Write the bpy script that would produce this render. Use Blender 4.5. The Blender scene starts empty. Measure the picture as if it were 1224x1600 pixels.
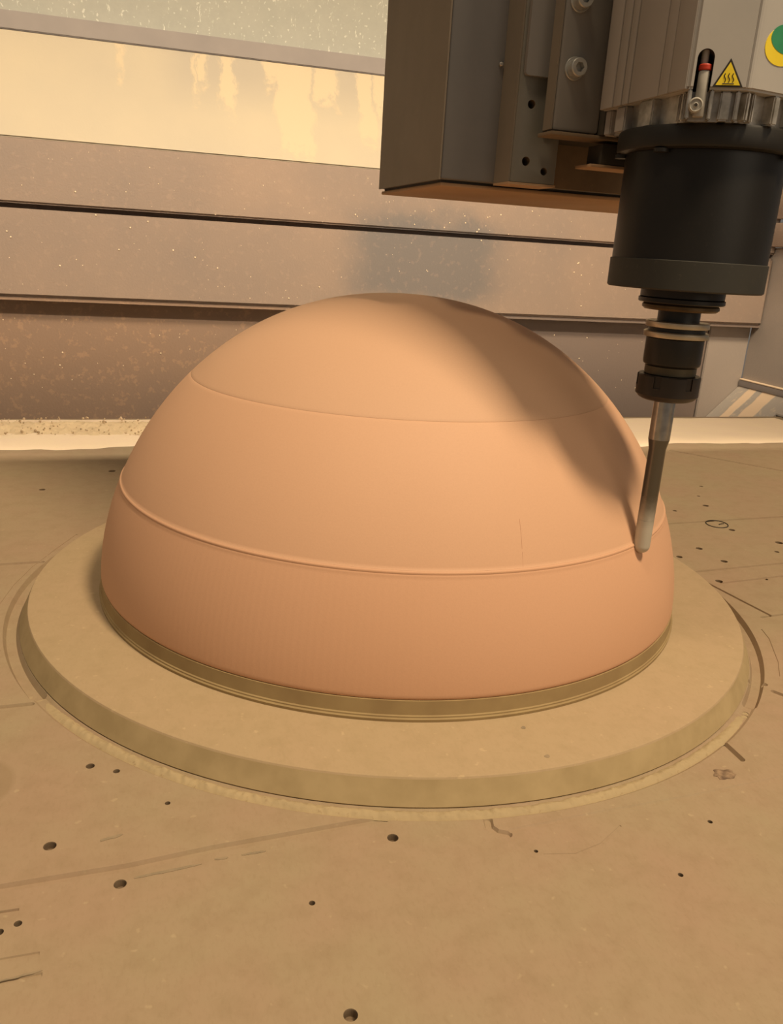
import bpy, bmesh, math, random
from mathutils import Vector, Matrix
import numpy as np

C = bpy.context.scene.collection
SC = bpy.context.scene
PI = math.pi
rnd = random.Random(7)

# ------------------------------------------------------------------ camera
cam_d = bpy.data.cameras.new('camera')
cam = bpy.data.objects.new('camera', cam_d)
C.objects.link(cam)
R_ = Vector((0.95781618, -0.28126056, 0.05899716))
U_ = Vector((0.0328876, 0.31122007, 0.94976864))
F_ = Vector((0.28549356, 0.9077635, -0.3073416))
m4 = Matrix.Identity(4)
for i in range(3):
    m4[i][0] = R_[i]; m4[i][1] = U_[i]; m4[i][2] = -F_[i]
m4[0][3], m4[1][3], m4[2][3] = -0.22886, -0.72766, 0.32663
cam.matrix_world = m4
cam_d.sensor_fit = 'VERTICAL'
cam_d.sensor_height = 24.0
cam_d.lens = 1282.47 / 1600 * 24.0
cam_d.clip_start = 0.01
SC.camera = cam

# ------------------------------------------------------------------ world, lamps, exposure
W = bpy.data.worlds.new('workshop_air')
SC.world = W
W.use_nodes = True
bg = W.node_tree.nodes['Background']
bg.inputs[0].default_value = (1.0, 0.90, 0.78, 1)
bg.inputs[1].default_value = 0.18

def lamp(name, loc, target, power, col, sx, sy):
    d = bpy.data.lights.new(name, 'AREA')
    d.shape = 'RECTANGLE'; d.size = sx; d.size_y = sy
    d.energy = power; d.color = col
    o = bpy.data.objects.new(name, d); C.objects.link(o)
    o.location = loc
    o.rotation_euler = (Vector(target) - Vector(loc)).to_track_quat('-Z', 'Y').to_euler()
    return o

lamp('key_lamp', (0.772, -1.32, 3.20), (0.0, 0.3, 0.0), 156, (1.0, 0.79, 0.53), 0.45, 0.45)
lamp('left_lamp', (-1.02, -1.02, 3.20), (-0.1, 0.3, 0.0), 38, (1.0, 0.79, 0.53), 0.5, 0.5)
# light bar on the back of the gantry beam, shining down on the rear of the bed and the enclosure
lamp('beam_light_bar', (0.0, 0.335, 0.85), (0.0, 0.62, 0.0), 15.5, (1.0, 0.84, 0.62), 2.0, 0.014)
# added soft fill from the front, standing in for room light
lamp('front_fill', (0.9, -2.3, 0.95), (0.1, 0, 0.2), 9, (1.0, 0.84, 0.64), 1.6, 1.1)

SC.view_settings.view_transform = 'Standard'
SC.view_settings.look = 'None'
SC.view_settings.gamma = 1.0
SC.view_settings.use_curve_mapping = False
SC.view_settings.exposure = -0.35

# ------------------------------------------------------------------ materials
class NT:
    def __init__(s, name):
        s.m = bpy.data.materials.new(name); s.m.use_nodes = True
        s.t = s.m.node_tree; s.n = s.t.nodes
        s.b = s.n['Principled BSDF']
        s.tc = s.n.new('ShaderNodeTexCoord')
    def L(s, a, b): s.t.links.new(a, b)
    def noise(s, scale, detail=4, rough=0.55, vec=None, stretch=None):
        x = s.n.new('ShaderNodeTexNoise')
        x.inputs['Scale'].default_value = scale; x.inputs['Detail'].default_value = detail
        x.inputs['Roughness'].default_value = rough
        v = vec or s.tc.outputs['Object']
        if stretch:
            mp = s.n.new('ShaderNodeMapping'); mp.inputs['Scale'].default_value = stretch
            s.L(v, mp.inputs['Vector']); v = mp.outputs[0]
        s.L(v, x.inputs['Vector'])
        return x.outputs['Fac']
    def ramp(s, f, stops):
        r = s.n.new('ShaderNodeValToRGB'); e = r.color_ramp.elements
        while len(e) < len(stops): e.new(0.5)
        for i, (p, c) in enumerate(stops):
            e[i].position = p
            e[i].color = (*c, 1) if not isinstance(c, (int, float)) else (c, c, c, 1)
        s.L(f, r.inputs[0]); return r.outputs[0]
    def mix(s, f, a, b):
        x = s.n.new('ShaderNodeMix'); x.data_type = 'RGBA'
        for k, v in ((0, f), (6, a), (7, b)):
            if isinstance(v, (int, float)): x.inputs[k].default_value = v
            elif isinstance(v, tuple): x.inputs[k].default_value = (*v, 1)
            else: s.L(v, x.inputs[k])
        return x.outputs[2]
    def math(s, op, a, b=None, clamp=False):
        x = s.n.new('ShaderNodeMath'); x.operation = op; x.use_clamp = clamp
        for k, v in ((0, a), (1, b)):
            if v is None: continue
            if isinstance(v, (int, float)): x.inputs[k].default_value = v
            else: s.L(v, x.inputs[k])
        return x.outputs[0]
    def xyz(s):
        x = s.n.new('ShaderNodeSeparateXYZ'); s.L(s.tc.outputs['Object'], x.inputs[0]); return x.outputs
    def box(s, v, lo, hi, soft):
        """1 inside [lo,hi] with soft borders"""
        a = s.n.new('ShaderNodeMapRange'); a.interpolation_type = 'SMOOTHSTEP'
        a.inputs[1].default_value = lo - soft; a.inputs[2].default_value = lo + soft
        s.L(v, a.inputs[0])
        b = s.n.new('ShaderNodeMapRange'); b.interpolation_type = 'SMOOTHSTEP'
        b.inputs[1].default_value = hi - soft; b.inputs[2].default_value = hi + soft
        b.inputs[3].default_value = 1; b.inputs[4].default_value = 0
        s.L(v, b.inputs[0])
        return s.math('MULTIPLY', a.outputs[0], b.outputs[0])
    def bump(s, f, strength, dist, prev=None):
        x = s.n.new('ShaderNodeBump'); x.inputs['Strength'].default_value = strength
        x.inputs['Distance'].default_value = dist
        s.L(f, x.inputs['Height'])
        if prev: s.L(prev, x.inputs['Normal'])
        return x.outputs[0]
    def out(s, col, rough=0.7, metal=0.0, normal=None, spec=0.3):
        for k, v in (('Base Color', col), ('Roughness', rough), ('Metallic', metal), ('Specular IOR Level', spec)):
            if isinstance(v, (int, float)): s.b.inputs[k].default_value = v
            elif isinstance(v, tuple): s.b.inputs[k].default_value = (*v, 1)
            else: s.L(v, s.b.inputs[k])
        if normal: s.L(normal, s.b.inputs['Normal'])
        return s.m

def simple(name, a, b, scale=60, rough=0.6, metal=0.0, bump=0.05, spec=0.3):
    t = NT(name)
    f = t.noise(scale, 5)
    return t.out(t.ramp(f, [(0.35, a), (0.65, b)]), rough, metal, t.bump(f, bump, 0.001), spec)

def mdf(name, base, tint, dark, scale=1.0, dark_spot=None):
    t = NT(name)
    big = t.noise(9 * scale, 4, 0.6)
    mid = t.noise(55 * scale, 6, 0.65)
    fib = t.noise(420, 4, 0.7, stretch=(1, 0.45, 1))
    speck = t.noise(160, 2, 0.5)
    c = t.mix(t.ramp(big, [(0.35, 0.0), (0.65, 1.0)]), base, tint)
    c = t.mix(t.ramp(mid, [(0.45, 0.0), (0.75, 0.45)]), c, dark)
    c = t.mix(t.ramp(fib, [(0.35, 0.22), (0.5, 0.0)]), c, dark)
    c = t.mix(t.ramp(speck, [(0.68, 0.0), (0.76, 0.45)]), c, tuple(min(1, v * 1.35) for v in base))
    if dark_spot:  # round patch darker than the rest, soft at its rim
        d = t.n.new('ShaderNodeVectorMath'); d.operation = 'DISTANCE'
        t.L(t.tc.outputs['Object'], d.inputs[0]); d.inputs[1].default_value = dark_spot[:3]
        k = t.ramp(t.math('DIVIDE', d.outputs['Value'], dark_spot[3]), [(0.88, 0.55), (1.0, 0.0)])
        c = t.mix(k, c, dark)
    n = t.bump(fib, 0.12, 0.0006)
    n = t.bump(mid, 0.08, 0.001, n)
    return t.out(c, 0.75, 0, n, 0.2)

M = {}
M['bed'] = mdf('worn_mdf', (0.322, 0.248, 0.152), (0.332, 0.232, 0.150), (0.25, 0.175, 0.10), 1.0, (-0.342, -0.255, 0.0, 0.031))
M['disc'] = mdf('fresh_mdf', (0.385, 0.285, 0.168), (0.395, 0.285, 0.172), (0.31, 0.23, 0.125))
M['mdf_edge'] = simple('mdf_edge', (0.33, 0.245, 0.125), (0.40, 0.30, 0.16), 40, 0.8)
M['mdf_ring'] = simple('mdf_ring_edge', (0.30, 0.21, 0.10), (0.36, 0.26, 0.125), 30, 0.8)
M['hole'] = simple('dark_hole', (0.16, 0.11, 0.065), (0.22, 0.155, 0.095), 200, 0.9)  # inside of holes, a darker brown

# tooling board foam
def foam(name, base, hi, ribs):
    t = NT(name)
    big = t.noise(7, 3)
    fine = t.noise(900, 2, 0.6)
    c = t.mix(t.ramp(big, [(0.3, 0.0), (0.7, 1.0)]), base, hi)
    c = t.mix(t.ramp(fine, [(0.4, 0.0), (0.7, 0.12)]), c, tuple(v * 0.75 for v in base))
    n = t.bump(fine, 0.10, 0.0004)
    x = t.xyz()
    if ribs:
        ang = t.math('ARCTAN2', x[1], x[0])
        s = t.math('SINE', t.math('MULTIPLY', ang, 300))
        msk = t.math('MULTIPLY', s, t.box(ang, -2.75, -1.75, 0.35))
        n = t.bump(msk, 0.028, 0.0006, n)
    else:
        lay = t.noise(1.0, 3, 0.6, stretch=(2, 2, 260))
        n = t.bump(lay, 0.05, 0.0005, n)
    return t.out(c, 0.62, 0, n, 0.25)
M['foam_low'] = foam('pink_foam_low', (0.625, 0.358, 0.215), (0.635, 0.368, 0.225), True)  # foam colours graded, lowest lightest, to stand in for light from the front
M['foam_mid'] = foam('pink_foam_mid', (0.605, 0.360, 0.222), (0.62, 0.372, 0.23), False)
M['foam_top'] = foam('pink_foam_top', (0.575, 0.352, 0.22), (0.59, 0.362, 0.228), False)
M['seam'] = simple('glue_line', (0.40, 0.20, 0.12), (0.46, 0.24, 0.14), 80, 0.8)

# painted, dusty sheet metal of the enclosure
def enclosure(name, base, dust, amount, clean=None, fleck=0.3, fx=3.0):
    t = NT(name)
    x = t.xyz()
    big = t.noise(3.2, 5, 0.6)
    spots = t.noise(75, 4, 0.65)
    grit = t.noise(240, 3, 0.6)
    f = t.ramp(big, [(0.30, amount * 0.55), (0.70, amount)])
    if clean:
        for (x0, x1, z0, z1, sx, k) in clean:
            wob = t.math('MULTIPLY', t.math('SUBTRACT', t.noise(14, 4), 0.5), 0.10)
            b = t.math('MULTIPLY', t.box(t.math('ADD', x[0], wob), x0, x1, sx), t.box(t.math('ADD', x[2], wob), z0, z1, sx * 0.5))
            f = t.math('MULTIPLY', f, t.math('SUBTRACT', 1.0, t.math('MULTIPLY', b, k)))
    c = t.mix(f, base, dust)
    c = t.mix(t.math('MULTIPLY', t.ramp(spots, [(0.56, 0.0), (0.63, fleck)]), t.box(x[0], -9.0, fx, 0.18)), c, tuple(min(1, v * 1.25) for v in dust))
    n = t.bump(grit, 0.30, 0.0014)
    n = t.bump(spots, 0.14, 0.002, n)
    return t.out(c, 0.5, 0, n, 0.35)
GREY = (0.175, 0.160, 0.155)
DUST = (0.385, 0.275, 0.205)
M['band'] = enclosure('dusty_grey_panel', GREY, DUST, 0.78, [(0.20, 0.52, 0.22, 0.39, 0.06, 0.9)], 0.16)
M['low'] = enclosure('dusty_brown_panel', (0.205, 0.162, 0.142), (0.34, 0.215, 0.137), 0.75, [(0.35, 2.0, -0.5, 0.4, 0.25, 0.85)], 0.55, 0.20)
M['side'] = enclosure('side_panel_paint', (0.34, 0.30, 0.275), (0.38, 0.30, 0.235), 0.4, None, 0.05)

def slope():
    t = NT('dust_streaked_slope')
    x = t.xyz()
    big = t.noise(4, 5, 0.6)
    wav = t.noise(26, 4, 0.7, stretch=(1, 1, 0.22))
    grit = t.noise(210, 3, 0.6)
    f = t.ramp(big, [(0.3, 0.65), (0.7, 0.95)])
    # upper right part wiped down to grey, with vertical dust runs left standing
    up = t.math('MULTIPLY', t.box(x[2], 0.585, 0.9, 0.05), t.box(x[0], -0.16, 3, 0.05))
    f = t.math('MULTIPLY', f, t.math('SUBTRACT', 1.0, t.math('MULTIPLY', up, 0.5)))
    wob = t.math('MULTIPLY', t.math('SUBTRACT', wav, 0.5), 0.06)
    xx = t.math('ADD', x[0], wob)
    runs = None
    for (x0, x1, z0) in ((-0.255, -0.243, 0.60), (-0.115, -0.106, 0.57), (-0.065, -0.035, 0.555), (0.02, 0.105, 0.615),
                         (0.045, 0.115, 0.48), (0.12, 0.165, 0.59), (0.212, 0.245, 0.52), (0.25, 0.30, 0.58), (-0.105, -0.09, 0.60)):
        zz = t.math('ADD', x[2], t.math('MULTIPLY', t.math('SUBTRACT', t.noise(60, 3), 0.5), 0.12))
        b = t.math('MULTIPLY', t.box(xx, x0, x1, 0.006), t.box(zz, z0, 0.9, 0.02))
        runs = b if runs is None else t.math('MAXIMUM', runs, b)
    f = t.math('MAXIMUM', f, runs)
    c = t.mix(f, (0.34, 0.305, 0.265), (0.50, 0.425, 0.31))
    c = t.mix(t.math('MULTIPLY', runs, 0.55), c, (0.58, 0.46, 0.305))
    h = t.math('ADD', t.math('MULTIPLY', grit, 0.5), runs)
    return t.out(c, 0.65, 0, t.bump(h, 0.25, 0.0015), 0.2)
M['slope'] = slope()
M['strip'] = simple('frame_grey_paint', (0.265, 0.235, 0.225), (0.295, 0.26, 0.245), 12, 0.5)

def window_mat():
    t = NT('scratched_polycarbonate')
    f = t.noise(30, 5, 0.7)
    sc = t.noise(60, 5, 0.75, stretch=(1.4, 1, 0.35))
    dots = t.noise(130, 2, 0.5)
    c = t.mix(t.ramp(f, [(0.35, 0.0), (0.7, 1.0)]), (0.31, 0.305, 0.26), (0.345, 0.335, 0.285))
    c = t.mix(t.ramp(sc, [(0.61, 0.0), (0.66, 0.7)]), c, (0.62, 0.60, 0.52))
    c = t.mix(t.ramp(dots, [(0.64, 0.0), (0.69, 0.6)]), c, (0.62, 0.60, 0.52))
    return t.out(c, 0.35, 0, None, 0.5)
M['pane'] = window_mat()

M['floor'] = simple('concrete_floor', (0.22, 0.19, 0.16), (0.28, 0.24, 0.20), 15, 0.8)
M['steel'] = simple('painted_steel', (0.16, 0.14, 0.13), (0.20, 0.175, 0.16), 20, 0.55)

def dustmat(name, a, b, c3):
    t = NT(name)
    f = t.noise(22, 5, 0.65); g = t.noise(300, 3, 0.6)
    c = t.mix(t.ramp(f, [(0.35, 0.0), (0.65, 1.0)]), a, b)
    c = t.mix(t.ramp(g, [(0.60, 0.0), (0.74, 0.5)]), c, c3)
    return t.out(c, 0.85, 0, t.bump(g, 0.25, 0.001), 0.1)
M['dust'] = dustmat('fine_pink_dust', (0.86, 0.69, 0.48), (0.85, 0.67, 0.49), (0.74, 0.55, 0.37))
M['groove_dust'] = dustmat('packed_groove_dust', (0.36, 0.275, 0.16), (0.40, 0.305, 0.175), (0.24, 0.165, 0.085))
M['sawdust'] = dustmat('coarse_sawdust', (0.66, 0.50, 0.31), (0.76, 0.58, 0.36), (0.40, 0.27, 0.14))

def chute_mat():
    t = NT('chute_dust_streaks')
    x = t.xyz()
    yy = t.math('ADD', x[1], t.math('MULTIPLY', t.math('SUBTRACT', t.noise(30, 4), 0.5), 0.014))
    f = None
    for a, b in ((0.965, 0.992), (0.898, 0.943)):
        k = t.box(yy, a, b, 0.003)
        f = k if f is None else t.math('MAXIMUM', f, k)
    f = t.math('MAXIMUM', f, t.ramp(t.noise(70, 4), [(0.56, 0.0), (0.66, 0.35)]))
    c = t.mix(f, (0.36, 0.32, 0.28), (0.66, 0.50, 0.35))
    return t.out(c, 0.7, 0, t.bump(f, 0.3, 0.002), 0.2)
M['chute'] = chute_mat()

# machine head
def headpaint(name, a, b, dust, k, rough=0.5):
    t = NT(name)
    f = t.noise(18, 5, 0.65); g = t.noise(330, 3, 0.6)
    c = t.mix(t.ramp(f, [(0.35, 0.0), (0.65, 1.0)]), a, b)
    c = t.mix(t.ramp(g, [(0.62, 0.0), (0.76, k)]), c, dust)
    return t.out(c, rough, 0, t.bump(g, 0.05, 0.0005), 0.35)
M['col_grey'] = headpaint('column_grey', (0.165, 0.160, 0.155), (0.185, 0.175, 0.168), (0.30, 0.22, 0.15), 0.12)
M['col_dust'] = headpaint('column_dusty_side', (0.19, 0.152, 0.110), (0.21, 0.168, 0.122), (0.26, 0.19, 0.12), 0.2, 0.7)
M['under'] = headpaint('underside_dust_and_bounce', (0.42, 0.26, 0.14), (0.46, 0.29, 0.16), (0.28, 0.17, 0.08), 0.3, 0.8)  # dusty underside, with orange bounce off the board put into its colour
M['browndust'] = headpaint('brown_dust_coat', (0.18, 0.125, 0.075), (0.24, 0.165, 0.095), (0.30, 0.20, 0.11), 0.35, 0.85)
M['plate'] = headpaint('bare_plate', (0.165, 0.155, 0.125), (0.20, 0.185, 0.155), (0.30, 0.24, 0.16), 0.25, 0.45)
M['cover'] = headpaint('rail_cover_grey', (0.235, 0.215, 0.195), (0.25, 0.225, 0.20), (0.3, 0.25, 0.2), 0.05, 0.45)
M['dark'] = headpaint('recess_shade', (0.045, 0.037, 0.028), (0.06, 0.05, 0.035), (0.10, 0.07, 0.045), 0.2, 0.7)  # near black: the shade of recesses and gaps is in the colour
M['carrier'] = headpaint('carrier_grey', (0.21, 0.195, 0.175), (0.225, 0.205, 0.18), (0.3, 0.25, 0.19), 0.06, 0.5)
M['motor'] = headpaint('spindle_silver_grey', (0.40, 0.375, 0.34), (0.43, 0.40, 0.36), (0.5, 0.45, 0.4), 0.08, 0.45)
M['finface'] = headpaint('spindle_fin_side', (0.31, 0.28, 0.245), (0.33, 0.295, 0.26), (0.4, 0.35, 0.3), 0.06, 0.5)
M['cast'] = simple('bright_casting', (0.36, 0.33, 0.28), (0.62, 0.58, 0.52), 120, 0.38, 0.7, 0.05)
M['black'] = headpaint('black_shield', (0.010, 0.0085, 0.0065), (0.013, 0.011, 0.009), (0.10, 0.08, 0.055), 0.06, 0.42)
M['blackmat'] = headpaint('dusty_black_band', (0.030, 0.028, 0.022), (0.037, 0.034, 0.027), (0.12, 0.10, 0.07), 0.2, 0.6)
M['flange'] = headpaint('black_flange', (0.014, 0.012, 0.009), (0.019, 0.016, 0.012), (0.10, 0.08, 0.05), 0.10, 0.5)
M['oxide'] = headpaint('black_oxide_steel', (0.018, 0.015, 0.011), (0.026, 0.021, 0.015), (0.10, 0.08, 0.05), 0.1, 0.35)
M['nut'] = headpaint('brown_black_nut', (0.022, 0.016, 0.011), (0.032, 0.022, 0.015), (0.09, 0.06, 0.04), 0.1, 0.4)
M['ground'] = simple('ground_steel', (0.42, 0.38, 0.31), (0.52, 0.47, 0.38), 90, 0.35, 0.9, 0.02)
M['brass'] = simple('bronze_ring', (0.085, 0.055, 0.025), (0.12, 0.078, 0.035), 90, 0.42, 0.5, 0.02)
M['olive'] = simple('olive_steel_collar', (0.085, 0.068, 0.040), (0.11, 0.088, 0.052), 90, 0.45, 0.4, 0.02)
M['chrome'] = simple('bright_steel', (0.36, 0.35, 0.335), (0.46, 0.45, 0.43), 150, 0.22, 1.0, 0.01)
M['zinc'] = simple('zinc_plated_bolt', (0.40, 0.385, 0.345), (0.50, 0.48, 0.43), 150, 0.35, 0.55, 0.02)
M['carbide'] = simple('carbide_shank', (0.13, 0.127, 0.12), (0.17, 0.165, 0.155), 150, 0.25, 1.0, 0.01)
def tip_mat():
    t = NT('dust_coated_carbide')
    x = t.xyz()
    f = t.math('ADD', x[2], t.math('MULTIPLY', t.math('SUBTRACT', t.noise(90, 3), 0.5), 0.014))
    k = t.ramp(f, [(0.022, 1.0), (0.046, 0.0)])
    c = t.mix(k, (0.15, 0.145, 0.135), (0.50, 0.455, 0.37))
    return t.out(c, t.math('ADD', t.math('MULTIPLY', k, 0.3), 0.25), t.math('SUBTRACT', 0.95, t.math('MULTIPLY', k, 0.8)), None, 0.3)
M['dusty_tip'] = tip_mat()
M['yellow'] = simple('warning_yellow', (0.80, 0.60, 0.03), (0.84, 0.64, 0.04), 90, 0.45)
M['ink'] = simple('black_ink', (0.02, 0.016, 0.012), (0.035, 0.028, 0.02), 90, 0.6)
M['red'] = simple('red_plastic', (0.42, 0.035, 0.014), (0.50, 0.05, 0.02), 90, 0.45)
M['green'] = simple('green_print', (0.03, 0.22, 0.10), (0.04, 0.26, 0.12), 90, 0.5)
M['plastic'] = simple('grey_plastic', (0.30, 0.28, 0.24), (0.36, 0.33, 0.28), 90, 0.45)
M['pencil'] = simple('grey_smudge', (0.23, 0.18, 0.115), (0.30, 0.225, 0.14), 150, 0.8)
M['chips'] = simple('sawdust_chip', (0.34, 0.23, 0.12), (0.76, 0.58, 0.38), 60, 0.85)
M['speck'] = simple('dust_crumb', (0.75, 0.60, 0.42), (0.85, 0.70, 0.5), 90, 0.8)

# ------------------------------------------------------------------ mesh helpers
def sharpen(bm, ang=0.6):
    bm.normal_update()
    for f in bm.faces: f.smooth = True
    for e in bm.edges:
        e.smooth = not (len(e.link_faces) == 2 and e.calc_face_angle(0) > ang)

def obj(name, bm, m, parent=None, loc=None, smooth=True):
    bmesh.ops.recalc_face_normals(bm, faces=bm.faces[:])
    if smooth: sharpen(bm)
    me = bpy.data.meshes.new(name); bm.to_mesh(me); bm.free()
    o = bpy.data.objects.new(name, me); C.objects.link(o)
    if m is not None: me.materials.append(m)
    if parent: o.parent = parent
    if loc: o.location = loc
    return o

def thing(name, label, cat, loc=(0, 0, 0), group=None):
    o = bpy.data.objects.new(name, None); C.objects.link(o); o.location = loc
    o.empty_display_size = 0.05
    o['label'] = label; o['category'] = cat
    if group: o['group'] = group
    return o

def tag(o, label, cat, group=None):
    o['label'] = label; o['category'] = cat
    if group: o['group'] = group
    return o

def add_box(bm, lo, hi, bev=0.0, seg=2):
    r = bmesh.ops.create_cube(bm, size=1.0)
    vs = r['verts']
    for v in vs:
        v.co = Vector([lo[i] + (v.co[i] + 0.5) * (hi[i] - lo[i]) for i in range(3)])
    if bev:
        es = list({e for v in vs for e in v.link_edges})
        bmesh.ops.bevel(bm, geom=es, offset=bev, segments=seg, affect='EDGES', profile=0.5)
    return bm

def bx(lo, hi, bev=0.0, seg=2): return add_box(bmesh.new(), lo, hi, bev, seg)

def add_prism(bm, pts, z0, z1):
    """polygon in xy extruded in z"""
    a = [bm.verts.new((x, y, z0)) for x, y in pts]; b = [bm.verts.new((x, y, z1)) for x, y in pts]
    n = len(pts)
    bm.faces.new(a[::-1]); bm.faces.new(b)
    for i in range(n): bm.faces.new((a[i], a[(i + 1) % n], b[(i + 1) % n], b[i]))
    return bm

def add_lathe(bm, prof, seg=64, axis=(0, 0), close=True):
    """prof: list of (r, z) from bottom to top; r=0 ends are poles"""
    rings = []
    for r, z in prof:
        if r < 1e-6: rings.append([bm.verts.new((axis[0], axis[1], z))])
        else: rings.append([bm.verts.new((axis[0] + r * math.cos(2 * PI * k / seg), axis[1] + r * math.sin(2 * PI * k / seg), z)) for k in range(seg)])
    for a, b in zip(rings, rings[1:]):
        for k in range(seg):
            k2 = (k + 1) % seg
            q = ([a[k], a[k2]] if len(a) > 1 else [a[0]]) + ([b[k2], b[k]] if len(b) > 1 else [b[0]])
            if len(q) > 2: bm.faces.new(q)
    if close:
        if len(rings[0]) > 1: bm.faces.new(rings[0][::-1])
        if len(rings[-1]) > 1: bm.faces.new(rings[-1])
    return bm

def lathe(prof, seg=64, axis=(0, 0)): return add_lathe(bmesh.new(), prof, seg, axis)

def add_tube(bm, pts, r, seg=8):
    pts = [Vector(p) for p in pts]
    rings = []
    for i, p in enumerate(pts):
        t = (pts[min(i + 1, len(pts) - 1)] - pts[max(i - 1, 0)]).normalized()
        u = t.cross(Vector((0, 0, 1)) if abs(t.z) < 0.9 else Vector((1, 0, 0))).normalized(); w = t.cross(u)
        rings.append([bm.verts.new(p + r * (math.cos(2 * PI * k / seg) * u + math.sin(2 * PI * k / seg) * w)) for k in range(seg)])
    for a, b in zip(rings, rings[1:]):
        for k in range(seg): bm.faces.new((a[k], a[(k + 1) % seg], b[(k + 1) % seg], b[k]))
    bm.faces.new(rings[0][::-1]); bm.faces.new(rings[-1])
    return bm

def add_channel(bm, pts, w, depth, top=0.002, square=False):
    """cutter for a groove: rounded/trapezoid section swept along a polyline on the z=0 plane"""
    pts = [Vector((p[0], p[1], 0)) for p in pts]
    if square: sec = [(-w / 2, top), (w / 2, top), (w / 2, -depth), (-w / 2, -depth)]
    else: sec = [(-w / 2 - 0.0004, top), (w / 2 + 0.0004, top), (w / 2, 0.0001), (w * 0.30, -depth), (-w * 0.30, -depth), (-w / 2, 0.0001)]
    rings = []
    for i, p in enumerate(pts):
        t = (pts[min(i + 1, len(pts) - 1)] - pts[max(i - 1, 0)]).normalized()
        s = Vector((t.y, -t.x, 0))
        rings.append([bm.verts.new(p + s * a + Vector((0, 0, z))) for a, z in sec])
    if not square and w > 0.003:      # round bit marks at both ends
        for p in (pts[0], pts[-1]):
            add_lathe(bm, [(w * 0.30, -depth * 1.02), (w / 2 * 1.01, 0.0001), (w / 2 + 0.0005, top * 1.05)], 16, (p.x, p.y))
    n = len(sec)
    for a, b in zip(rings, rings[1:]):
        for k in range(n): bm.faces.new((a[k], a[(k + 1) % n], b[(k + 1) % n], b[k]))
    bm.faces.new(rings[0][::-1]); bm.faces.new(rings[-1])

def carve(o, cutters):
    """subtract cutter meshes for good; nothing of the cutters stays in the scene"""
    tmp = []
    bpy.context.view_layer.update()
    for bm in cutters:
        bmesh.ops.recalc_face_normals(bm, faces=bm.faces[:])
        me = bpy.data.meshes.new('cut'); bm.to_mesh(me); bm.free()
        if o.data.materials: me.materials.append(o.data.materials[-1])
        k = bpy.data.objects.new('cut', me); C.objects.link(k); k.matrix_world = o.matrix_world.copy()
        md = o.modifiers.new('b', 'BOOLEAN'); md.operation = 'DIFFERENCE'; md.object = k; md.solver = 'EXACT'; md.use_self = len(cutters) > 1
        md.material_mode = 'TRANSFER'
        tmp.append(k)
    bpy.context.view_layer.update()
    dg = bpy.context.evaluated_depsgraph_get()
    me = bpy.data.meshes.new_from_object(o.evaluated_get(dg))
    o.modifiers.clear(); old = o.data; o.data = me; bpy.data.meshes.remove(old)
    for k in tmp:
        d = k.data; bpy.data.objects.remove(k); bpy.data.meshes.remove(d)

def struct(name, bm, m, parent=None):
    o = obj(name, bm, m, parent)
    if not parent: o['kind'] = 'structure'
    return o

# ------------------------------------------------------------------ the machine enclosure
struct('floor', bx((-2.2, -2.2, -0.96), (1.9, 1.3, -0.92)), M['floor'])
wb = bpy.data.objects.new('wall_back', None); C.objects.link(wb); wb['kind'] = 'structure'
XL, XR = -1.9, 1.242
def yz_panel(name, poly, m, x0=XL, x1=XR, bev=0.003):
    """profile polygon in (y, z) extruded along x"""
    bm = bmesh.new()
    a = [bm.verts.new((x0, y, z)) for y, z in poly]; b = [bm.verts.new((x1, y, z)) for y, z in poly]
    n = len(poly)
    bm.faces.new(a); bm.faces.new(b[::-1])
    for i in range(n): bm.faces.new((a[i], b[i], b[(i + 1) % n], a[(i + 1) % n]))
    bmesh.ops.recalc_face_normals(bm, faces=bm.faces[:])
    if bev: bmesh.ops.bevel(bm, geom=bm.edges[:], offset=bev, segments=2, affect='EDGES')
    return struct(name, bm, m, wb)
yz_panel('lower_panel', [(1.035, -0.92), (1.035, 0.21), (1.06, 0.21), (1.06, -0.92)], M['low'], XL, 1.118, 0.002)
yz_panel('corner_panel', [(1.035, -0.92), (1.035, 0.21), (1.06, 0.21), (1.06, -0.92)], M['side'], 1.1225, XR, 0.002)
yz_panel('backing_sheet', [(1.062, -0.92), (1.062, 0.46), (1.075, 0.46), (1.075, -0.92)], M['dark'], XL, XR, 0.0)
yz_panel('middle_panel', [(1.0, 0.195), (1.0, 0.353), (1.06, 0.353), (1.06, 0.195)], M['band'], bev=0.005)
yz_panel('lip', [(1.006, 0.1885), (1.006, 0.1945), (1.05, 0.1945), (1.05, 0.1885)], M['low'], bev=0.0)
for x0, x1 in ((-0.42, -0.37), (-0.26, -0.205), (-0.115, -0.065), (0.62, 0.70), (0.78, 0.85)):
    yz_panel('hinge_tab', [(1.008, 0.1868), (1.008, 0.1885), (1.034, 0.1885), (1.034, 0.1868)], M['low'], x0, x1, 0.0)
yz_panel('groove_floor', [(1.03, 0.3535), (1.03, 0.361), (1.055, 0.361), (1.055, 0.3535)], M['low'], bev=0.0)
yz_panel('upper_panel', [(1.0, 0.3615), (1.0, 0.472), (1.06, 0.472), (1.06, 0.3615)], M['band'], bev=0.004)
yz_panel('sloping_panel', [(1.0005, 0.4722), (1.1, 0.661), (1.13, 0.661), (1.06, 0.4722)], M['slope'], bev=0.003)
yz_panel('frame_strip', [(1.1, 0.6615), (1.1, 0.693), (1.14, 0.693), (1.14, 0.6615)], M['strip'], bev=0.002)
w1 = bpy.data.objects.new('window_1', None); C.objects.link(w1); w1['kind'] = 'structure'
obj('pane', bx((XL, 1.116, 0.6935), (XR, 1.122, 1.5)), M['pane'], w1)
obj('pane_backing', bx((XL, 1.128, 0.6935), (XR, 1.134, 1.5)), M['strip'], w1)

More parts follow.
